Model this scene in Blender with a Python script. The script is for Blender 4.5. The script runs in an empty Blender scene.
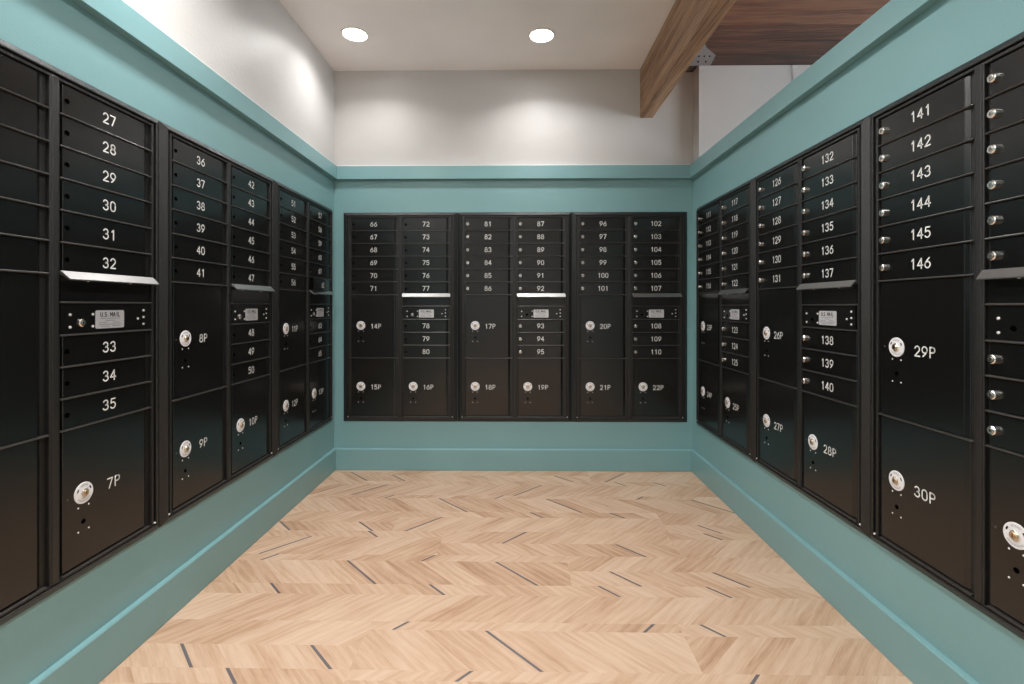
import bpy, math, random
from mathutils import Vector
random.seed(7)
C = bpy.context.scene.collection
PI = math.pi

# ------------------------------------------------------------------ camera model
CH = 1.135            # eye height
F = 480.0             # focal length in pixels of the 1024 px wide photograph
YAW, VY = .0125, 305.9
YW = 3.318            # back wall plane
XL, XR = -1.277, 1.204
ZC = 2.766            # ceiling
YR = -2.6             # rear end of the alcove floor

# ------------------------------------------------------------------ materials
def nt(name):
    m = bpy.data.materials.new(name); m.use_nodes = True
    n = m.node_tree.nodes; l = m.node_tree.links
    return m, n, l, n['Principled BSDF']

def coords(n, l, scale=(1, 1, 1), kind='Object'):
    t = n.new('ShaderNodeTexCoord'); mp = n.new('ShaderNodeMapping')
    mp.inputs['Scale'].default_value = scale
    l.new(t.outputs[kind], mp.inputs['Vector'])
    return mp.outputs['Vector']

def noise(n, l, vec, scale, detail=3, rough=.5):
    t = n.new('ShaderNodeTexNoise')
    t.inputs['Scale'].default_value = scale; t.inputs['Detail'].default_value = detail
    t.inputs['Roughness'].default_value = rough
    l.new(vec, t.inputs['Vector']); return t.outputs['Fac']

def ramp(n, l, fac, stops):
    r = n.new('ShaderNodeValToRGB')
    e = r.color_ramp.elements
    while len(e) < len(stops): e.new(.5)
    for k, (p, c) in enumerate(stops):
        e[k].position = p; e[k].color = (*c, 1)
    l.new(fac, r.inputs['Fac']); return r.outputs['Color']

def bump(n, l, bs, h, strength, dist):
    b = n.new('ShaderNodeBump'); b.inputs['Strength'].default_value = strength
    b.inputs['Distance'].default_value = dist
    l.new(h, b.inputs['Height']); l.new(b.outputs['Normal'], bs.inputs['Normal'])

def paint(name, col, rough, bscale=0, bstr=0, bdist=.001, spec=.5, metal=0, var=.03):
    m, n, l, b = nt(name)
    v = coords(n, l)
    f = noise(n, l, v, 3.0, 2)
    lo = tuple(c * (1 - var) for c in col); hi = tuple(min(1, c * (1 + var)) for c in col)
    l.new(ramp(n, l, f, [(.3, lo), (.7, hi)]), b.inputs['Base Color'])
    b.inputs['Roughness'].default_value = rough
    b.inputs['Specular IOR Level'].default_value = spec
    b.inputs['Metallic'].default_value = metal
    if bscale: bump(n, l, b, noise(n, l, v, bscale, 3, .6), bstr, bdist)
    return m

M = {}
M['white'] = paint('white_wall_paint', (.54, .525, .51), .42, 110, .7, .0020, spec=.4)
M['ceil'] = paint('ceiling_paint', (.90, .86, .845), .6, 130, .25, .001)
M['teal'] = paint('teal_paint', (.205, .382, .402), .40, 130, .40, .0012, var=.02)
M['tealtrim'] = paint('teal_trim_paint', (.205, .382, .402), .33, 30, .06, .0006, var=.02)
M['black'] = paint('black_powder_coat', (.010, .0097, .0094), .34, 380, 1.0, .0016, spec=.6, var=.1)
M['door'] = paint('black_powder_coat_door', (.006, .006, .006), .22, 500, .12, .0003, spec=.6, var=.1)
M['hole'] = paint('dark_hole', (.001, .001, .001), .9, spec=0)
M['chrome'] = paint('bright_metal', (.78, .76, .72), .22, 300, .1, .0003, metal=1)
M['alu'] = paint('brushed_aluminium', (.42, .415, .41), .36, 0, metal=1)
M['screw'] = paint('screw_steel', (.85, .84, .82), .35, 0, metal=.35)
M['edge'] = paint('highlit_black_edge', (.040, .038, .036), .28, 300, .2, .0003, spec=.7)  # lighter base paints in the highlights that the black edges catch
M['num'] = paint('white_engraving', (.82, .82, .80), .6)
M['disc'] = paint('white_lock_disc', (.85, .84, .86), .45)
M['discgrey'] = paint('grey_disc_print', (.52, .51, .54), .5)
M['brass'] = paint('brass_cylinder', (.62, .47, .33), .3, metal=1)
M['plate'] = paint('silver_label', (.66, .67, .70), .4, metal=.3)
M['ink'] = paint('black_ink', (.02, .02, .025), .6)
M['inkgrey'] = paint('grey_print', (.26, .26, .29), .6)
M['lamptrim'] = paint('lamp_trim_white', (.8, .79, .77), .4)
M['galv'] = paint('galvanised_steel', (.40, .40, .41), .34, 60, .3, .001, metal=.85, var=.2)

def emit(name, col, s):
    m, n, l, b = nt(name)
    b.inputs['Base Color'].default_value = (*col, 1)
    b.inputs['Emission Color'].default_value = (*col, 1)
    b.inputs['Emission Strength'].default_value = s
    return m
M['lamp'] = emit('lamp_diffuser', (1.0, .985, .965), 11)

def floor_mat():
    m, n, l, b = nt('oak_chevron_vinyl')
    v = coords(n, l, (1, 1, 1), 'UV')
    at = n.new('ShaderNodeAttribute'); at.attribute_name = 'tone'
    mp = n.new('ShaderNodeMapping'); mp.inputs['Scale'].default_value = (1.5, 7, 1); l.new(v, mp.inputs['Vector'])
    f1 = noise(n, l, mp.outputs['Vector'], 1.6, 5, .62)
    # cathedral grain: distorted bands along the board
    mp2 = n.new('ShaderNodeMapping'); mp2.inputs['Scale'].default_value = (.9, 3.2, 1); l.new(v, mp2.inputs['Vector'])
    w = n.new('ShaderNodeTexWave'); w.wave_type = 'RINGS'; w.inputs['Scale'].default_value = 3.2
    w.inputs['Distortion'].default_value = 5.5; w.inputs['Detail'].default_value = 3; w.inputs['Detail Scale'].default_value = 1.4
    l.new(mp2.outputs['Vector'], w.inputs['Vector'])
    mp3 = n.new('ShaderNodeMapping'); mp3.inputs['Scale'].default_value = (9, 160, 1); l.new(v, mp3.inputs['Vector'])
    f3 = noise(n, l, mp3.outputs['Vector'], 1.0, 3, .6)
    a = n.new('ShaderNodeMath'); a.operation = 'MULTIPLY_ADD'; a.inputs[1].default_value = .05
    l.new(w.outputs['Fac'], a.inputs[0])
    s1 = n.new('ShaderNodeMath'); s1.operation = 'MULTIPLY'; s1.inputs[1].default_value = .46; l.new(f1, s1.inputs[0])
    l.new(s1.outputs[0], a.inputs[2])
    a2 = n.new('ShaderNodeMath'); a2.operation = 'MULTIPLY_ADD'; a2.inputs[1].default_value = .20
    l.new(f3, a2.inputs[0]); l.new(a.outputs[0], a2.inputs[2])
    a3 = n.new('ShaderNodeMath'); a3.operation = 'MULTIPLY_ADD'; a3.inputs[1].default_value = .06
    l.new(at.outputs['Fac'], a3.inputs[0]); l.new(a2.outputs[0], a3.inputs[2])
    col = ramp(n, l, a3.outputs[0], [(.20, (.44, .255, .155)), (.31, (.58, .375, .25)), (.40, (.66, .46, .325)), (.54, (.73, .545, .405))])
    l.new(col, b.inputs['Base Color'])
    b.inputs['Roughness'].default_value = .48
    bump(n, l, b, a2.outputs[0], .12, .0006)
    return m
M['floor'] = floor_mat()
M['inlay'] = paint('grey_floor_inlay', (.155, .135, .14), .45, 60, .1, .0005, var=.15)
M['seam'] = paint('floor_seam', (.33, .23, .165), .6)

def wood_mat(name, stops, rough, sc, tone=.15):
    m, n, l, b = nt(name)
    v = coords(n, l, sc)
    at = n.new('ShaderNodeAttribute'); at.attribute_name = 'tone'
    f1 = noise(n, l, v, 1.0, 6, .65)
    w = n.new('ShaderNodeTexWave'); w.wave_type = 'BANDS'; w.bands_direction = 'DIAGONAL'
    w.inputs['Scale'].default_value = 1.3; w.inputs['Distortion'].default_value = 9; w.inputs['Detail'].default_value = 4; w.inputs['Detail Scale'].default_value = .8
    l.new(v, w.inputs['Vector'])
    a = n.new('ShaderNodeMath'); a.operation = 'MULTIPLY_ADD'; a.inputs[1].default_value = .12
    s1 = n.new('ShaderNodeMath'); s1.operation = 'MULTIPLY'; s1.inputs[1].default_value = .8; l.new(f1, s1.inputs[0])
    l.new(w.outputs['Fac'], a.inputs[0]); l.new(s1.outputs[0], a.inputs[2])
    a3 = n.new('ShaderNodeMath'); a3.operation = 'MULTIPLY_ADD'; a3.inputs[1].default_value = tone
    l.new(at.outputs['Fac'], a3.inputs[0]); l.new(a.outputs[0], a3.inputs[2])
    l.new(ramp(n, l, a3.outputs[0], stops), b.inputs['Base Color'])
    b.inputs['Roughness'].default_value = rough
    bump(n, l, b, f1, .25, .002)
    return m
M['beam'] = wood_mat('stained_beam_wood', [(.30, (.12, .055, .028)), (.42, (.26, .140, .075)), (.52, (.37, .225, .13)), (.66, (.47, .31, .195))], .5, (26, 1.5, 22), 0)
M['plank'] = wood_mat('dark_plank_wood', [(.27, (.016, .006, .004)), (.40, (.060, .021, .011)), (.50, (.13, .050, .027)), (.64, (.22, .10, .052))], .42, (1.8, 26, 10), .17)
M['darkblock'] = paint('dark_block_wood', (.05, .03, .02), .7)

# ------------------------------------------------------------------ mesh builder
class MB:
    def __init__(s): s.v = []; s.f = []; s.m = []; s.mats = []; s.tone = []; s.uv = []
    def mi(s, m):
        if m not in s.mats: s.mats.append(m)
        return s.mats.index(m)
    def face(s, pts, m, tone=0, uv=None):
        b = len(s.v); s.v += [tuple(p) for p in pts]
        s.f.append(list(range(b, b + len(pts)))); s.m.append(s.mi(m)); s.tone.append(tone)
        s.uv.append(uv or [(0, 0)] * len(pts))
    def poly(s, vs, fs, m, tone=0):
        b = len(s.v); s.v += [tuple(p) for p in vs]
        k = s.mi(m)
        for f in fs:
            s.f.append([b + i for i in f]); s.m.append(k); s.tone.append(tone); s.uv.append([(0, 0)] * len(f))
    def box(s, a, b, m, ch=0, tone=0):
        """box with optional chamfer ch on every edge"""
        x0, y0, z0 = [min(a[i], b[i]) for i in range(3)]; x1, y1, z1 = [max(a[i], b[i]) for i in range(3)]
        if ch <= 0:
            vs = [(x, y, z) for x in (x0, x1) for y in (y0, y1) for z in (z0, z1)]
            s.poly(vs, [(0, 1, 3, 2), (4, 6, 7, 5), (0, 4, 5, 1), (2, 3, 7, 6), (0, 2, 6, 4), (1, 5, 7, 3)], m, tone); return
        import bmesh
        bm = bmesh.new(); bmesh.ops.create_cube(bm, size=1)
        for v in bm.verts:
            v.co = Vector(((x0 + x1) / 2 + v.co.x * (x1 - x0), (y0 + y1) / 2 + v.co.y * (y1 - y0), (z0 + z1) / 2 + v.co.z * (z1 - z0)))
        bmesh.ops.bevel(bm, geom=bm.edges[:], offset=ch, segments=2, profile=.5, affect='EDGES')
        bm.verts.index_update()
        s.poly([v.co[:] for v in bm.verts], [[v.index for v in f.verts] for f in bm.faces], m, tone); bm.free()
    def cyl(s, c, r, h, m, axis='y', n=20, r2=None, ch=0, cap=True):
        """cylinder from c towards -axis direction (out of the wall for axis y), h long"""
        r2 = r if r2 is None else r2
        rings = [(r, 0), (r2, h - ch), (r2 - ch, h)] if ch else [(r, 0), (r2, h)]
        vs = []
        for (q, t) in rings:
            for k in range(n):
                a = 2 * PI * k / n
                if axis == 'y': vs.append((c[0] + q * math.cos(a), c[1] - t, c[2] + q * math.sin(a)))
                else: vs.append((c[0] + q * math.cos(a), c[1] - q * math.sin(a), c[2] - t))
        fs = []
        for j in range(len(rings) - 1):
            for k in range(n):
                fs.append((j * n + k, j * n + (k + 1) % n, (j + 1) * n + (k + 1) % n, (j + 1) * n + k))
        if cap: fs.append([(len(rings) - 1) * n + k for k in range(n)])
        s.poly(vs, fs, m)
    def build(s, name, parent=None, smooth=False, loc=None):
        me = bpy.data.meshes.new(name)
        me.from_pydata(s.v, [], s.f)
        for m in s.mats: me.materials.append(m)
        me.polygons.foreach_set('material_index', s.m)
        at = me.attributes.new('tone', 'FLOAT', 'FACE'); at.data.foreach_set('value', s.tone)
        uvl = me.uv_layers.new(name='UVMap')
        k = 0
        for u in s.uv:
            for p in u: uvl.data[k].uv = p; k += 1
        me.validate(); me.update()
        return link(name, me, parent, loc)

def link(name, me, parent=None, loc=None):
    o = bpy.data.objects.new(name, me); C.objects.link(o)
    if parent: o.parent = parent
    if loc: o.location = loc
    return o
def tag(o, label, cat, group=None):
    o['label'] = label; o['category'] = cat
    if group: o['group'] = group
    return o
def struct(o): o['kind'] = 'structure'; return o
def empty(name, loc, rz=0):
    o = bpy.data.objects.new(name, None); C.objects.link(o)
    o.location = loc; o.rotation_euler = (0, 0, rz); o.empty_display_size = .1
    return o

# ------------------------------------------------------------------ setting
BT = .018          # baseboard thickness
RT = .032          # ledge trim thickness
ZW = 2.09          # where teal changes to white

def two_tone(name, rects):
    mb = MB()
    for (a, b, m) in rects: mb.box(a, b, m)
    return struct(mb.build(name))
two_tone('wall_left', [((XL - .12, YR, 0), (XL, YW + .12, ZW), M['teal']), ((XL - .12, YR, ZW), (XL, YW + .12, ZC), M['white'])])
two_tone('wall_back', [((XL, YW, 0), (XR, YW + .12, ZW), M['teal']), ((XL, YW, ZW), (XR, YW + .12, ZC), M['white'])])
# knee wall on the right, open above
two_tone('wall_right', [((XR, -.6, 0), (XR + .13, YW + .12, ZW), M['teal'])])
# white wall beyond the knee wall, with the small jogs the photo shows
two_tone('wall_lobby', [((XR, 3.208, ZW + .008), (1.818, YW + .12, ZC), M['white']), ((1.818, 3.205, 0), (5.2, YW + .12, ZC), M['white']),
                        ((XR + .13, 3.208, 0), (1.818, YW + .12, ZW + .008), M['white'])])
two_tone('wall_rear', [((XL - .12, YR - .12, 0), (5.2, YR, ZC), M['white'])])
# unseen lobby wall on the right: openings between piers added to let daylight in
two_tone('wall_side', [((5.2, YR, 0), (5.32, YW + .12, .5), M['white']), ((5.2, YR, 2.5), (5.32, YW + .12, ZC), M['white'])] +
         [((5.2, y, .5), (5.32, y + .3, 2.5), M['white']) for y in (YR, -.7, 1.2, 3.1)])

mb = MB(); mb.box((XL, YR, ZC), (.884, YW, ZC + .1), M['ceil']); struct(mb.build('ceiling'))
# plank ceiling to the right of the beam: boards run left to right with open grooves
mb = MB()
ZP = 2.731
edges = [3.208]
for y in (3.064, 2.907, 2.747, 2.612): edges.append(y)
while edges[-1] > YR: edges.append(edges[-1] - .152)
for a, b in zip(edges[:-1], edges[1:]):
    x = .884
    while x < 5.2:
        x2 = min(5.2, x + random.uniform(2.2, 3.4))
        mb.box((x, b + .0015, ZP), (x2, a - .0015, ZP + .02), M['plank'], .003, tone=random.uniform(-1, 1)); x = x2
mb.box((.884, YR, ZP + .012), (5.2, YW, ZC + .1), M['plank'], 0, -1)
c2 = struct(mb.build('ceiling'))

# --- floor: planks 0.23 m wide, each printed with one fold of chevron boards and grey inlays
P, Q0, SK = .23, 1.950, .004
def topq(px, py):
    d = F * CH / (py - VY); q = (px - 512) / F * d
    X = q * math.cos(YAW) - d * math.sin(YAW); Y = q * math.sin(YAW) + d * math.cos(YAW)
    return X, Y + SK * X
INL = [(351.3,471.8,366.9,480.2),(393.7,475.2,404,480.2),(384.5,485.1,354.2,494.7),(395.6,494.3,384.5,497.8),(440.2,498.2,465.9,510.9),
(441.7,517.1,406,530.4),(358.7,521,374.1,530.4),(368.3,531,377.3,536.3),(311,536.7,259.5,553.3),(278.8,554.2,261.7,559.2),(279.7,522,288.7,530.4),
(436.3,554.5,420.6,560.7),(348,561,374.9,583.4),(270.7,583.4,279.7,592.9),(430.2,583.4,445,592.9),(495.3,562.3,538,585.7),(410,621.6,392,628.8),
(180,644.5,192,667.4),(311.1,644,332.3,668.3),(225.8,668.8,236,684),(486.3,631.5,541.6,670.6),(473.8,670.6,454,682.3),(540.2,485.2,515.2,494.9),
(555.7,475.7,571.9,481.5),(625.3,473.4,604.4,481.5),(613.3,481.5,626.8,485.8),(653.4,482.3,664.9,485.3),(502.9,495,495.2,498),(643,496.2,636.2,498.8),
(550.6,499.3,576,509.4),(692.8,500.6,736.5,513.2),(529.5,512,543.5,517.8),(609,512.2,625.3,518.6),(527,531.8,501.6,542.4),(695.8,525.3,725,534.3),
(705.2,534.3,721.2,540),(616.6,545.5,645,556.7),(609,571.1,642,586.1),(712.4,573,751,588.2),(705.9,588.2,734.4,599.6),(597,586,621.5,597.9),
(700.6,625.1,725.6,636.9),(655.2,624.5,642.9,632.8),(758.4,675.9,750.5,683.5)]
rows = {}
for (x1, y1, x2, y2) in INL:
    Xa, qa = topq(x1, y1); Xb, qb = topq(x2, y2)      # a far end, b near end
    qm = (qa + qb) / 2; k = math.floor((qm - Q0) / P)
    lo = Q0 + k * P; hi = lo + P
    upper = abs(qa - hi) < abs(qb - lo)                # touches the far seam -> upper half
    fold = (qb if upper else qa) - lo
    s = -1 if Xb > Xa else 1                           # -1: "\", +1: "/"
    rows.setdefault(k, []).append(dict(xm=(Xa + Xb) / 2, up=upper, fold=min(max(fold, .04), .19), s=s))
UVR = random.Random(3)
fl = MB()
def strips(xa, xb, lo, hi, s, inl):
    """parallelogram boards between rows lo..hi; board edges run at 45 degrees; clipped to xa..xb at mid height"""
    if hi - lo < .004: return
    h = hi - lo
    cuts = sorted(inl)
    xs = [xa - .3]
    while xs[-1] < xb + .3: xs.append(xs[-1] + UVR.choice((.10, .13, .16, .20, .23)))
    xs = [x for x in xs if all(abs(x - c) > .045 for c in cuts)] + cuts
    xs.sort()
    def P2(x, q): return (x, q - SK * x, 0)
    def clip(poly):
        for (sgn, lim) in ((1, xa), (-1, xb)):
            out = []
            for i in range(len(poly)):
                a, b = poly[i - 1], poly[i]
                da, db = sgn * (a[0] - lim), sgn * (b[0] - lim)
                if (da >= 0) != (db >= 0):
                    t = da / (da - db); out.append((a[0] + t * (b[0] - a[0]), a[1] + t * (b[1] - a[1])))
                if db >= 0: out.append(b)
            poly = out
            if len(poly) < 3: return None
        return poly
    c45 = math.sqrt(.5)
    def emitf(x0, x1, m, tone):
        pl = [(x0 - s * h / 2, lo), (x1 - s * h / 2, lo), (x1 + s * h / 2, hi), (x0 + s * h / 2, hi)]
        pl = clip(pl)
        if not pl: return
        ou, ov = UVR.uniform(0, 50), UVR.uniform(0, 50)
        uv = [((x * s + q) * c45 + ou, ((x * s - q) * c45 + ov)) for (x, q) in pl]
        fl.face([P2(x, q) for (x, q) in pl], m, tone, uv)
    for a, b in zip(xs[:-1], xs[1:]):
        ia, ib = a in cuts, b in cuts
        a2 = a + (.0065 if ia else 0); b2 = b - (.0065 if ib else 0)
        emitf(a2, b2, M['floor'], UVR.uniform(-1, 1))
        if ia: emitf(a - .0065, a + .0065, M['inlay'], 0)
k0 = math.floor((YR - Q0) / P) - 1; k1 = math.ceil((YW - Q0) / P) + 1
nsg = lambda d: -d['s'] if d['up'] else d['s']
for k in range(k0, k1):
    lo = Q0 + k * P
    its = sorted(rows.get(k, []), key=lambda d: d['xm'])
    # sign of the near half in this row, from the photo, alternating elsewhere
    sg = [(d['s'] if not d['up'] else -d['s']) for d in its]
    par = -1 if k % 2 == 0 else 1
    near = par if not sg else (1 if sum(sg) > 0 else -1)
    # planks along the row
    segs = []; x = -2.2 - (k % 3) * .4
    if its:
        groups = [[its[0]]]
        for d in its[1:]:
            if abs(d['fold'] - groups[-1][0]['fold']) < .035 and nsg(d) == nsg(groups[-1][0]): groups[-1].append(d)
            else: groups.append([d])
        bounds = [XL - .1]
        for g, g2 in zip(groups[:-1], groups[1:]): bounds.append((g[-1]['xm'] + g2[0]['xm']) / 2)
        bounds.append(XR + .1)
        for i, g in enumerate(groups): segs.append((bounds[i], bounds[i + 1], sum(d['fold'] for d in g) / len(g), g))
        segs.append((XR + .1, 5.3, .12, []))
    else:
        while x < 5.3:
            segs.append((x, x + 1.22, UVR.choice((.06, .105, .165)), [])); x += 1.22
    for (xa, xb, fold, g) in segs:
        lows = [d['xm'] for d in g if not d['up']]; ups = [d['xm'] for d in g if d['up']]
        if not its:
            for L in (lows, ups):
                xx = xa + UVR.uniform(.2, .7)
                if xx < xb - .1: L.append(xx)
        if g: near = nsg(g[0])
        strips(xa, xb, lo, lo + fold, near, lows)
        strips(xa, xb, lo + fold, lo + P, -near, ups)
fo = struct(fl.build('floor'))
# floor slab under the print (gives the floor its thickness)
mb = MB(); mb.box((XL - .12, YR - .4, -.08), (5.32, YW + .12, -.002), M['seam']); struct(mb.build('floor'))

# --- baseboards and ledge trims
BH = .147
def prism(name, pts, a, b, axis, m):
    """profile pts (depth, z) extruded; axis x -> back wall piece, y -> side wall piece with sign"""
    mb = MB(); n = len(pts)
    def P3(t, d, z):
        if axis == 'x': return (t, YW - d, z)
        if axis == 'l': return (XL + d, t, z)
        return (XR - d, t, z)
    vs = []
    for (tt, mit) in ((a, 0), (b, 1)):
        for (d, z) in pts:
            t = tt
            if axis == 'x': t = a + d if mit == 0 else b - d
            elif mit == 1: t = b - d
            vs.append(P3(t, d, z))
    fs = [(i, (i + 1) % n, n + (i + 1) % n, n + i) for i in range(n)] + [tuple(range(n)), tuple(range(n, 2 * n))]
    mb.poly(vs, fs, m); return struct(mb.build(name))
bb = [(0, 0), (BT - .002, 0), (BT, .003), (BT, BH - .004), (BT - .0035, BH), (0, BH + .002)]
prism('baseboard_back', bb, XL, XR, 'x', M['tealtrim'])
prism('baseboard_left', bb, YR, YW, 'l', M['tealtrim'])
prism('baseboard_right', bb, -.6, YW, 'r', M['tealtrim'])
lt = [(0, 2.008), (RT, 2.008), (RT, 2.096), (RT - .002, 2.098), (0, 2.098)]
prism('trim_1', lt, YR, YW, 'l', M['tealtrim'])
prism('trim_2', lt, XL, XR, 'x', M['tealtrim'])
prism('trim_3', lt, -.6, YW, 'r', M['tealtrim'])
# cap on top of the knee wall
mb = MB(); mb.box((XR, -.6, ZW), (XR + .13, 3.208, ZW + .008), M['tealtrim']); struct(mb.build('trim_4'))
# thin white strip on the ledge below the white walls
mb = MB(); mb.box((XL, YR, 2.098), (XL + RT - .004, YW, 2.102), M['lamptrim'], .001)
struct(mb.build('trim_5'))
mb = MB(); mb.box((XL, YW - RT + .004, 2.098), (XR, YW, 2.102), M['lamptrim'], .001)
struct(mb.build('trim_6'))

# --- beam, bracket
mb = MB(); mb.box((.841, YR, 2.429), (.926, YW, ZC), M['beam'], .003)
tag(mb.build('ceiling_beam'), 'long brown stained timber beam running along the ceiling edge to the back wall', 'beam')
bk = empty('metal_bracket', (1.22, 3.16, 2.72))
mb = MB()
def rel(p): return (p[0] * .98 - 1.22, p[1] * .98 - 3.16, 1.135 + (p[2] - 1.135) * .98 - 2.72)
t = .002
def plate(mb, pts, nrm, m):
    a = [Vector(rel(p)) for p in pts]; b = [p + Vector(nrm) for p in a]; n = len(a)
    mb.poly(a + b, [tuple(range(n)), tuple(range(n, 2 * n))] + [(i, (i + 1) % n, n + (i + 1) % n, n + i) for i in range(n)], m)
plate(mb, [(1.155, 2.99, 2.763), (1.19, 3.04, 2.763), (1.285, 3.135, 2.763), (1.155, 3.15, 2.763), (1.10, 3.08, 2.763)], (0, 0, -t), M['galv'])
mb.build('top_flange', bk)
mb = MB()
plate(mb, [(1.15, 3.135, 2.761), (1.285, 3.135, 2.761), (1.25, 3.135, 2.697), (1.115, 3.135, 2.697)], (0, t, 0), M['galv'])
plate(mb, [(1.16, 3.133, 2.732), (1.277, 3.133, 2.732), (1.272, 3.125, 2.728), (1.157, 3.125, 2.728)], (0, 0, -t), M['galv'])
for (x, z) in ((1.175, 2.757), (1.21, 2.757), (1.245, 2.757), (1.17, 2.722), (1.22, 2.722)):
    mb.cyl(rel((x, 3.135, z)), .005, .003, M['hole'], n=10)
mb.build('vertical_plate', bk)
tag(bk, 'small galvanised folded metal bracket beside the beam under the plank ceiling', 'bracket')
mb = MB(); mb.box((1.054, 3.079, 2.66), (1.122, 3.13, ZP - .001), M['darkblock'], .002)
tag(mb.build('wood_block'), 'small dark wooden block behind the metal bracket at the ceiling', 'block')

# ------------------------------------------------------------------ downlights
def downlight(x, y, label, power=7.0, spread=150):
    e = empty('ceiling_downlight', (x, y, ZC))
    mb = MB()
    n = 40; R0, R1 = .080, .068
    vs = []
    for (r, z) in ((R0, 0), (R0 - .003, -.006), (R1 + .002, -.007), (R1, -.003)):
        for k in range(n): a = 2 * PI * k / n; vs.append((r * math.cos(a), r * math.sin(a), z))
    mb.poly(vs, [(j * n + k, j * n + (k + 1) % n, (j + 1) * n + (k + 1) % n, (j + 1) * n + k) for j in range(3) for k in range(n)], M['lamptrim'])
    mb.build('trim_ring', e)
    mb = MB(); vs = [(R1 * math.cos(2 * PI * k / n), R1 * math.sin(2 * PI * k / n), -.0035) for k in range(n)] + [(R1 * math.cos(2 * PI * k / n), R1 * math.sin(2 * PI * k / n), -.001) for k in range(n)]
    mb.poly(vs, [tuple(range(n)), tuple(range(n, 2 * n))] + [(k, (k + 1) % n, n + (k + 1) % n, n + k) for k in range(n)], M['lamp'])
    L = bpy.data.lights.new('downlight_beam', 'AREA'); L.shape = 'DISK'; L.size = .12; L.energy = power; L.color = (1.0, .985, .965); L.spread = math.radians(spread)
    lo_ = bpy.data.objects.new('downlight_beam', L); C.objects.link(lo_); lo_.parent = e; lo_.location = (0, 0, -.008)
    d = mb.build('diffuser', e); d['label'] = 'glowing white round diffuser'
    tag(e, label, 'ceiling light', 'round ceiling downlights')
    return e
downlight(-.978, 2.867, 'round glowing recessed downlight in the ceiling near the left wall', 2.2, 138)
downlight(.142, 2.892, 'round glowing recessed downlight in the ceiling near the wooden beam', 2.8, 132)
downlight(-.990, 1.45, 'round recessed downlight over the left mailboxes, outside the photo')
downlight(.132, 1.45, 'round recessed downlight over the middle of the floor, outside the photo')
downlight(-.990, .0, 'round recessed downlight by the left wall overhead, outside the photo')
downlight(.132, .0, 'round recessed downlight straight overhead, outside the photo')

downlight(-.978, -1.45, 'added unseen fill downlight by the left wall far behind the viewpoint, outside the photo')  # unseen rear pair, added for more ambient light from behind
downlight(.142, -1.45, 'added unseen fill downlight overhead far behind the viewpoint, outside the photo')
# ------------------------------------------------------------------ stroke lettering
def arc(cx, cy, rx, ry, a0, a1, n=10):
    return [(cx + rx * math.cos(math.radians(a0 + (a1 - a0) * i / n)), cy + ry * math.sin(math.radians(a0 + (a1 - a0) * i / n))) for i in range(n + 1)]
G = {
 '0': [arc(.31, .69, .29, .31, 0, 180) + arc(.31, .31, .29, .31, 180, 360) + [(.60, .69)]],
 '1': [[(.16, .80), (.36, 1), (.36, 0)]],
 '2': [arc(.31, .70, .28, .30, 165, -35) + [(.02, 0), (.62, 0)]],
 '3': [arc(.29, .75, .26, .25, 160, -90) , arc(.29, .27, .30, .27, 85, -160)],
 '4': [[(.46, 0), (.46, 1), (.0, .30), (.64, .30)]],
 '5': [[(.56, 1), (.10, 1), (.06, .55)] + arc(.29, .32, .31, .32, 125, -150)],
 '6': [[(.50, .97), (.22, .72)] + arc(.31, .31, .30, .31, 155, 515, 18)],
 '7': [[(.0, 1), (.60, 1), (.20, 0)]],
 '8': [arc(.31, .76, .24, .24, -90, 270, 16), arc(.31, .26, .30, .26, 90, 450, 16)],
 '9': [[(.12, .03), (.40, .28)] + arc(.31, .69, .30, .31, -25, 335, 18)],
 'P': [[(.06, 0), (.06, 1), (.34, 1)] + arc(.34, .74, .26, .26, 90, -90) + [(.06, .48)]],
 'U': [[(.04, 1), (.04, .28)] + arc(.31, .28, .27, .28, 180, 360) + [(.58, 1)]],
 'S': [arc(.31, .74, .26, .26, 30, 250) + arc(.31, .25, .28, .27, 75, -150)],
 'M': [[(.02, 0), (.02, 1), (.33, .35), (.64, 1), (.64, 0)]],
 'A': [[(0, 0), (.31, 1), (.62, 0)], [(.12, .33), (.50, .33)]],
 'I': [[(.3, 0), (.3, 1)]],
 'L': [[(.08, 1), (.08, 0), (.58, 0)]],
 '.': [[(.2, .02), (.2, .04)]],
}
ADV = {'1': .86, '.': .40, ' ': .45, 'I': .60, 'M': .85}
def text_into(mb, txt, x, z, h, w, y, m, align='c', adv=.89, raise_=.0005):
    tot = sum(ADV.get(c, adv) for c in txt) * h - (adv - .62) * h
    cx = x - tot / 2 if align == 'c' else x
    for c in txt:
        for st in G.get(c, []):
            pts = [(cx + p[0] * h, z - h / 2 + p[1] * h) for p in st]
            for a, b in zip(pts[:-1], pts[1:]):
                d = Vector((b[0] - a[0], b[1] - a[1]))
                if d.length < 1e-6: continue
                d.normalize(); nx, nz = -d.y * w / 2, d.x * w / 2
                mb.face([(a[0] + nx, y - raise_, a[1] + nz), (a[0] - nx, y - raise_, a[1] - nz), (b[0] - nx, y - raise_, b[1] - nz), (b[0] + nx, y - raise_, b[1] + nz)], m)
            for p in pts:
                mb.face([(p[0] + w / 2 * math.cos(PI * k / 4), y - raise_ * 1.04, p[1] + w / 2 * math.sin(PI * k / 4)) for k in range(8)], m)
        cx += ADV.get(c, adv) * h

# ------------------------------------------------------------------ mailbox units
W, H = .796, 1.447
DF = .0115           # door face stands this far off the wall
COLS = ((.060, .367), (.425, .732))     # door spans
OPEN = ((.050, .383), (.415, .746))     # openings between posts
T0, PITCH = .038, .0889
T6 = T0 + 6 * PITCH                      # .574
TS, TP = .649, .741                      # slot blank end, lock panel end
T9 = TP + 3 * PITCH                      # 1.010
TB = 1.408
def zt(t): return H - t

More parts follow.
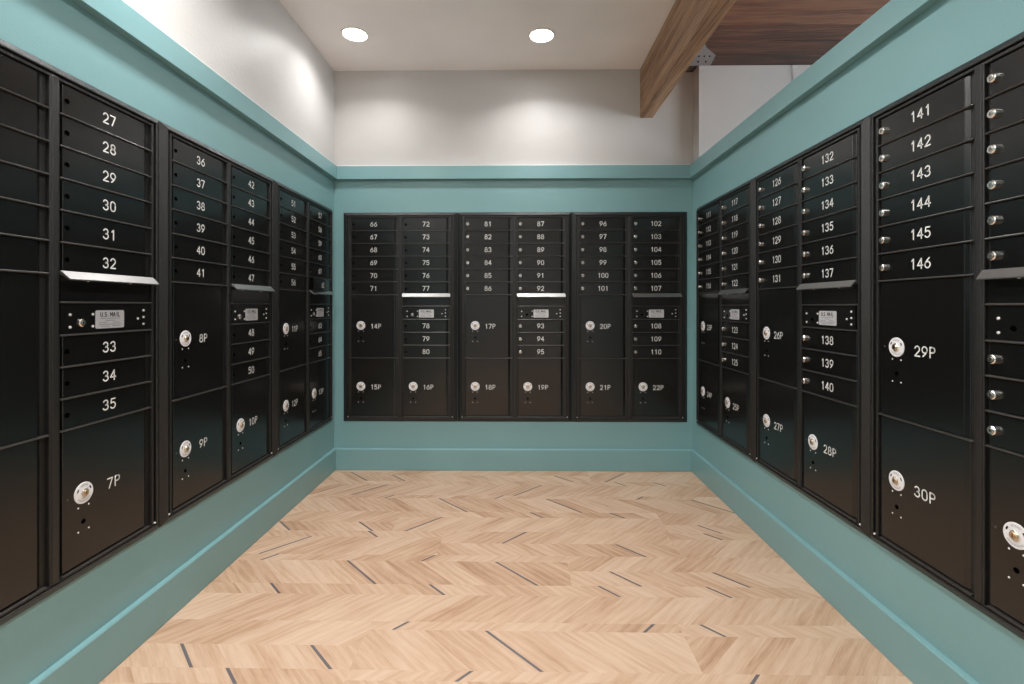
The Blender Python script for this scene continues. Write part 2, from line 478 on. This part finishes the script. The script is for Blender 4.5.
def frame_mesh():
    mb = MB(); b = M['black']
    # backing pan
    mb.box((.02, -.0015, .02), (W - .02, -.004, H - .02), b)
    # mitred picture-frame flange, sloping down outwards
    fw = .028
    prof = [(.0, .0), (.0, .003), (.0015, .0050), (fw - .005, .0175), (fw - .0015, .0175), (fw, .0155), (fw, 0.002)]   # (inset, out)
    g = .0006
    def ring(i, o): return [(i + g, -o, i * .86 + g), (W - i - g, -o, i * .86 + g), (W - i - g, -o, H - i * .86 - g), (i + g, -o, H - i * .86 - g)]
    rings = [ring(i, o) for (i, o) in prof]
    vs = [p for r in rings for p in r]; n = len(rings)
    fs = [(j * 4 + k, j * 4 + (k + 1) % 4, (j + 1) * 4 + (k + 1) % 4, (j + 1) * 4 + k) for j in range(n - 1) for k in range(4)]
    mb.poly(vs, fs, b)
    # inner rim just inside the flange, all round
    for (x0, x1) in ((.0385, .049), (W - .0475, W - .0385)): mb.box((x0, -.003, .032), (x1, -.0150, H - .032), b, .0018)
    mb.box((.0385, -.003, H - .038), (W - .0385, -.0145, H - .029), b, .0015)
    mb.box((.0385, -.003, .027), (W - .0385, -.0145, H - TB - .008), b, .0015)
    for (x0, x1) in OPEN: mb.box((x0 + .006, -.003, H - TB - .008), (x1 - .006, -.0155, H - TB - .0025), M['edge'], .002)
    # middle post: a channel with two raised lips
    mb.box((.385, -.003, .030), (.413, -.0150, H - .030), b, .0022)
    mb.box((.390, -.003, .031), (.408, -.0170, H - .031), b, .0022)
    # shelf edges between the doors
    def bar(col, t, th=.0052, d=.0168):
        x0, x1 = OPEN[col]; mb.box((x0, -.003, zt(t) - th / 2), (x1, -d, zt(t) + th / 2), M['edge'], .0022)
    for k in range(1, 7): bar(0, T0 + k * PITCH)
    bar(0, T9)
    for k in range(1, 7): bar(1, T0 + k * PITCH)
    bar(1, TS); bar(1, TP)
    for k in range(1, 3): bar(1, TP + k * PITCH)
    bar(1, T9)
    # little corner screws at the bottom of the flange
    for x in (.034, W - .034): mb.cyl((x, -.012, .034),   .0035, .005, M['screw'], n=10, ch=.001)
    # dark jamb beside the hinge side of each column
    return mb

def door_mesh(w, h):
    """origin at hinge (right) bottom; door spans -w..0 ; hinge strip slopes in on the right"""
    mb = MB(); m = M['door']
    hs = .014; c = .0014
    # face profile along x (x, out)
    prof = [(-w, .004), (-w, DF - c), (-w + c, DF), (-hs, DF), (-hs + .002, DF - .0012), (-.002, .0062), (0, .004)]
    vs = []
    for (z, k) in ((0, 1), (c, 0), (h - c, 0), (h, 1)):
        for (x, o) in prof: vs.append((x, -(o - c * k if o > .005 else o), z))
    n = len(prof)
    fs = [(r * n + i, r * n + i + 1, (r + 1) * n + i + 1, (r + 1) * n + i) for r in range(3) for i in range(n - 1)]
    fs += [tuple(range(n)), tuple(range(3 * n, 4 * n)), tuple(r * n for r in range(4)), tuple(r * n + n - 1 for r in range(4))]
    # back
    mb.poly(vs, fs, m)
    mb.box((-w, -.0040, 0), (0, -.0044, h), m)
    return mb
GAP = .0035
def mk(mb, name):
    o = mb.build(name); me = o.data; bpy.data.objects.remove(o); return me
HD = PITCH - 2 * GAP
DW = COLS[0][1] - COLS[0][0]
ME = {}
ME['frame'] = mk(frame_mesh(), 'mailbox_frame')
ME['door'] = mk(door_mesh(DW, HD), 'tenant_door')
ME['p_up'] = mk(door_mesh(DW, T9 - T6 - 2 * GAP), 'parcel_door')
ME['p_lo'] = mk(door_mesh(DW, TB - T9 - 2 * GAP), 'parcel_door')
ME['p_r'] = ME['p_lo']

# door-local positions: x measured from hinge, y of face = -DF
mb = MB(); mb.cyl((0, 0, 0), .0075, .0007, M['hole'], n=20)
mb.face([(-.0075, -.0009, -.003), (-.0045, -.0009, -.003), (-.0045, -.0009, .003), (-.0075, -.0009, .003)], M['hole'])
for a0 in range(200, 300, 20):
    r0, r1 = .0074, .0084
    p = [(r * math.cos(math.radians(a)), -.001, r * math.sin(math.radians(a))) for (r, a) in ((r0, a0), (r1, a0), (r1, a0 + 20), (r0, a0 + 20))]
    mb.face(p, M['black'])
ME['keyhole'] = mk(mb, 'lock_hole')
mb = MB(); mb.cyl((0, 0, 0), .0115, .0115, M['chrome'], n=26, ch=.0022)
mb.cyl((0, -.0115, 0), .0060, .0012, M['alu'], n=14, ch=.0004)
mb.box((-.0007, -.0126, -.0035), (.0007, -.0129, .0035), M['hole'])
ME['cyl'] = mk(mb, 'cylinder_lock')
# parcel lock disc: white printed ring, brass plug, two slots
mb = MB(); mb.cyl((0, 0, 0), .0305, .0022, M['disc'], n=40, ch=.0008)
def arcband(mb, r0, r1, a0, a1, y, m, n=8):
    for i in range(n):
        q0 = math.radians(a0 + (a1 - a0) * i / n); q1 = math.radians(a0 + (a1 - a0) * (i + .62) / n)
        mb.face([(r * math.cos(a), y, r * math.sin(a)) for (r, a) in ((r0, q0), (r1, q0), (r1, q1), (r0, q1))], m)
arcband(mb, .0205, .0255, 60, 120, -.0025, M['discgrey'], 7)
arcband(mb, .0205, .0255, 215, 325, -.0025, M['discgrey'], 12)
for a in (28, 152):
    ca, sa = math.cos(math.radians(a)), math.sin(math.radians(a)); q = []
    for (r, tt) in ((-.002, -.0045), (.002, -.0045), (.002, .0045), (-.002, .0045)):
        q.append(((.0225 + r) * ca - tt * sa, -.0026, (.0225 + r) * sa + tt * ca))
    mb.face(q, M['hole'])
ME['disc'] = mk(mb, 'lock_disc')
mb = MB(); mb.cyl((0, -.002, 0), .0125, .004, M['chrome'], n=24, ch=.001); mb.cyl((0, -.006, 0), .0090, .004, M['brass'], n=20, ch=.0012)
mb.box((-.0008, -.010, -.004), (.0008, -.0103, .004), M['hole'])
ME['plug'] = mk(mb, 'lock_cylinder')
mb = MB(); mb.cyl((0, 0, 0), .0027, .0012, M['screw'], n=8, ch=.0006); ME['rivet'] = mk(mb, 'rivet')
mb = MB(); mb.cyl((0, 0, 0), .0030, .0010, M['edge'], n=10, ch=.0006); ME['dent'] = mk(mb, 'blank_rivet')
mb = MB()
for (x, z) in ((-.017, -.039), (.017, -.039), (-.017, -.109), (.017, -.109)): mb.cyl((x, 0, z), .0028, .0014, M['screw'], n=8, ch=.0006)
ME['rivets'] = mk(mb, 'rivets')
mb = MB(); mb.cyl((0, 0, 0), .0068, .0007, M['hole'], n=16); ME['hole'] = mk(mb, 'spare_hole')
# mail slot flap
def flap():
    mb = MB(); x0, x1 = .412, .748
    zt_, zl = H - .5625, H - .5840
    A = [(0, -.0145, zt_), (0, -.0185, zt_ + .001), (0, -.0400, zl), (0, -.0400, zl - .003), (0, -.0370, zl - .0032), (0, -.0145, zt_ - .0035)]
    vs = [(x0 + (.006 if 1 < i < 5 else 0), p[1], p[2]) for i, p in enumerate(A)] + [(x1 - (-.002 if 1 < i < 5 else 0), p[1], p[2]) for i, p in enumerate(A)]
    n = len(A)
    mb.poly(vs, [(i, (i + 1) % n, n + (i + 1) % n, n + i) for i in range(n)] + [tuple(range(n)), tuple(range(n, 2 * n))], M['alu'])
    for x in (.50, .655): mb.cyl((x, -.014, H - .585), .0035, .005, M['screw'], n=8, ch=.001)
    return mb
ME['flap'] = mk(flap(), 'mail_slot_flap')
mb = MB(); mb.box((OPEN[1][0] + .004, -.004, zt(TS) + GAP), (OPEN[1][1] - .004, -DF, zt(T6) - GAP), M['door'], .0012); ME['slot'] = mk(mb, 'mail_slot_panel')
mb = MB(); mb.box((OPEN[1][0] + .004, -.004, zt(TP) + GAP), (COLS[1][1], -DF, zt(TS) - GAP), M['door'], .0012)
for (x, t_) in ((.447, .684), (.447, .7195), (.520, .684), (.520, .7195), (.714, .674), (.714, .6965), (.714, .7195), (.690, .701)):
    mb.cyl((x, -DF, zt(t_)), .0040, .0026, M['screw'], n=10, ch=.001)
ME['panel'] = mk(mb, 'outgoing_lock_panel')
mb = MB()
import bmesh
def label_plate(mb):
    w, h, r = .1045, .055, .005
    pts = []
    for (cx, cz, a0) in ((w / 2 - r, h / 2 - r, 0), (-w / 2 + r, h / 2 - r, 90), (-w / 2 + r, -h / 2 + r, 180), (w / 2 - r, -h / 2 + r, 270)):
        for i in range(5):
            a = math.radians(a0 + 22.5 * i); pts.append((cx + r * math.cos(a), cz + r * math.sin(a)))
    n = len(pts)
    vs = [(p[0], 0, p[1]) for p in pts] + [(p[0], -.0012, p[1]) for p in pts]
    mb.poly(vs, [tuple(range(n, 2 * n))] + [(i, (i + 1) % n, n + (i + 1) % n, n + i) for i in range(n)], M['plate'])
    text_into(mb, 'U.S. MAIL', 0, .0150, .0125, .0026, -.0012, M['ink'], adv=.80, raise_=.0003)
    rr = random.Random(11)
    for (z, x0, x1) in ((.0030, -.036, .036), (-.0035, -.018, .018), (-.0095, -.042, -.010), (-.0095, .010, .034), (-.0155, -.042, .042), (-.0210, -.036, -.002), (-.0210, .006, .036)):
        x = x0
        while x < x1:
            l_ = rr.uniform(.002, .0055); mb.face([(x, -.0015, z - .0012), (min(x1, x + l_), -.0015, z - .0012), (min(x1, x + l_), -.0015, z + .0012), (x, -.0015, z + .0012)], M['inkgrey']); x += l_ + .0012
label_plate(mb); ME['label'] = mk(mb, 'mail_label')

def part(key, name, parent, loc, label=None):
    o = link(name, ME[key], parent, loc)
    if label: o['label'] = label
    return o
TXT = .0295; STW = .0042
def number(door, txt, x, z):
    mb = MB(); text_into(mb, txt, 0, 0, TXT, STW, 0, M['num'])
    o = mb.build('number', door, loc=(x, -DF, z)); o['label'] = 'white number ' + txt
def tenant(unit, col, t, num, locks, ajar=0):
    x1 = COLS[col][1]
    d = part('door', 'mailbox_door', unit, (x1, 0, zt(t + PITCH) + GAP))
    if ajar: d.rotation_euler = (0, 0, ajar); d.location.y = -.004
    number(d, str(num), -DW / 2, HD / 2)
    if locks: part('cyl', 'cylinder_lock', d, (-DW + .013, -DF, HD / 2 - .001), 'chrome cylinder lock')
    else: part('keyhole', 'lock_hole', d, (-DW + .013, -DF, HD / 2 - .003), 'open black lock hole')
def parcel(unit, col, key, t0, t1, tc, txt):
    x1 = COLS[col][1]; z0 = zt(t1) + GAP
    d = part(key, 'parcel_door', unit, (x1, 0, z0))
    zc = zt(tc) - z0; xc = -DW + .0645
    s = part('disc', 'lock_disc', d, (xc, -DF, zc), 'white round lock disc with printed ring')
    part('plug', 'lock_cylinder', d, (xc, -DF, zc), 'brass and chrome lock cylinder')
    for (rx, rz_) in ((-.017, -.039), (.017, -.039), (-.017, -.109), (.017, -.109)): part('rivet', 'rivet', d, (xc + rx, -DF, zc + rz_))
    part('dent', 'blank_rivet', d, (xc - .050, -DF, zc - .002))
    part('hole', 'spare_hole', d, (xc, -DF, zc - .083), 'small open black hole')
    number(d, txt, xc + .1045, zc - .005)

def unit(loc, rz, n0, p0, locks, carrier, label, group, ajar=None):
    u = empty('mailbox_unit', loc, rz); u.scale = (.9935, 1, 1)
    tag(u, label, 'mailboxes', group)
    part('frame', 'frame', u, (0, 0, 0))
    for k in range(6): tenant(u, 0, T0 + k * PITCH, n0 + k, locks)
    for k in range(6): tenant(u, 1, T0 + k * PITCH, n0 + 6 + k, locks, math.radians(5) if ajar == n0 + 6 + k else 0)
    for k in range(3): tenant(u, 1, TP + k * PITCH, n0 + 12 + k, locks)
    parcel(u, 0, 'p_up', T6, T9, .783, '%dP' % p0)
    parcel(u, 0, 'p_lo', T9, TB, 1.203, '%dP' % (p0 + 1))
    parcel(u, 1, 'p_r', T9, TB, 1.203, '%dP' % (p0 + 2))
    part('slot', 'mail_slot_panel', u, (0, 0, 0))
    part('flap', 'mail_slot_flap', u, (0, 0, 0), 'bright metal lip over the outgoing mail slot')
    pn = part('panel', 'lock_panel', u, (0, 0, 0))
    part('label', 'mail_label', pn, (.581, -DF, zt(.700)), 'silver plate reading U.S. MAIL')
    if carrier: part('cyl', 'cylinder_lock', pn, (.483, -DF + .006, zt(.708)), 'chrome round lock')
    else: part('keyhole', 'lock_hole', pn, (.483, -DF, zt(.708)), 'open black lock hole')
    return u
GL, GB, GR = 'black mailbox units on the left wall', 'black mailbox units on the back wall', 'black mailbox units on the right wall'
unit((XL, .896, .347), PI / 2, 21, 5, False, True, 'black mailbox unit with doors 27 to 35 and 7P, nearest on the left wall', GL)
unit((XL, 1.687, .347), PI / 2, 36, 8, False, True, 'black mailbox unit with doors 36 to 50, middle of the left wall', GL)
unit((XL, 2.478, .347), PI / 2, 51, 11, False, True, 'black mailbox unit with doors 51 to 65, left wall beside the far corner', GL, 62)
unit((-1.210, YW, .3355), 0, 66, 14, False, True, 'black mailbox unit with doors 66 to 80, left end of the back wall', GB)
unit((-.419, YW, .3355), 0, 81, 17, True, False, 'black mailbox unit with doors 81 to 95, middle of the back wall', GB)
unit((.372, YW, .3355), 0, 96, 20, True, False, 'black mailbox unit with doors 96 to 110, right end of the back wall', GB)
unit((XR, 3.232, .341), -PI / 2, 111, 23, True, False, 'black mailbox unit with doors 111 to 125, right wall beside the far corner', GR)
unit((XR, 2.441, .341), -PI / 2, 126, 26, True, False, 'black mailbox unit with doors 126 to 140, middle of the right wall', GR)
unit((XR, 1.650, .341), -PI / 2, 141, 29, True, False, 'black mailbox unit with doors 141 to 146, 29P and 30P, nearest on the right wall', GR)

# ------------------------------------------------------------------ world, camera, view
w = bpy.data.worlds.new('daylight'); bpy.context.scene.world = w; w.use_nodes = True
bg = w.node_tree.nodes['Background']; bg.inputs['Color'].default_value = (.86, .93, 1, 1); bg.inputs['Strength'].default_value = 4.0
cam = bpy.data.cameras.new('camera'); co = bpy.data.objects.new('camera', cam); C.objects.link(co)
co.location = (0, 0, CH); co.rotation_euler = (PI / 2, 0, YAW)
cam.sensor_fit = 'HORIZONTAL'; cam.sensor_width = 36; cam.lens = F / 1024 * 36
cam.shift_x = 0; cam.shift_y = -(342 - VY) / 1024
cam.clip_start = .02
S = bpy.context.scene
S.camera = co
S.view_settings.view_transform = 'Standard'; S.view_settings.look = 'None'
S.view_settings.gamma = 1; S.view_settings.use_curve_mapping = False
S.view_settings.exposure = 1.06
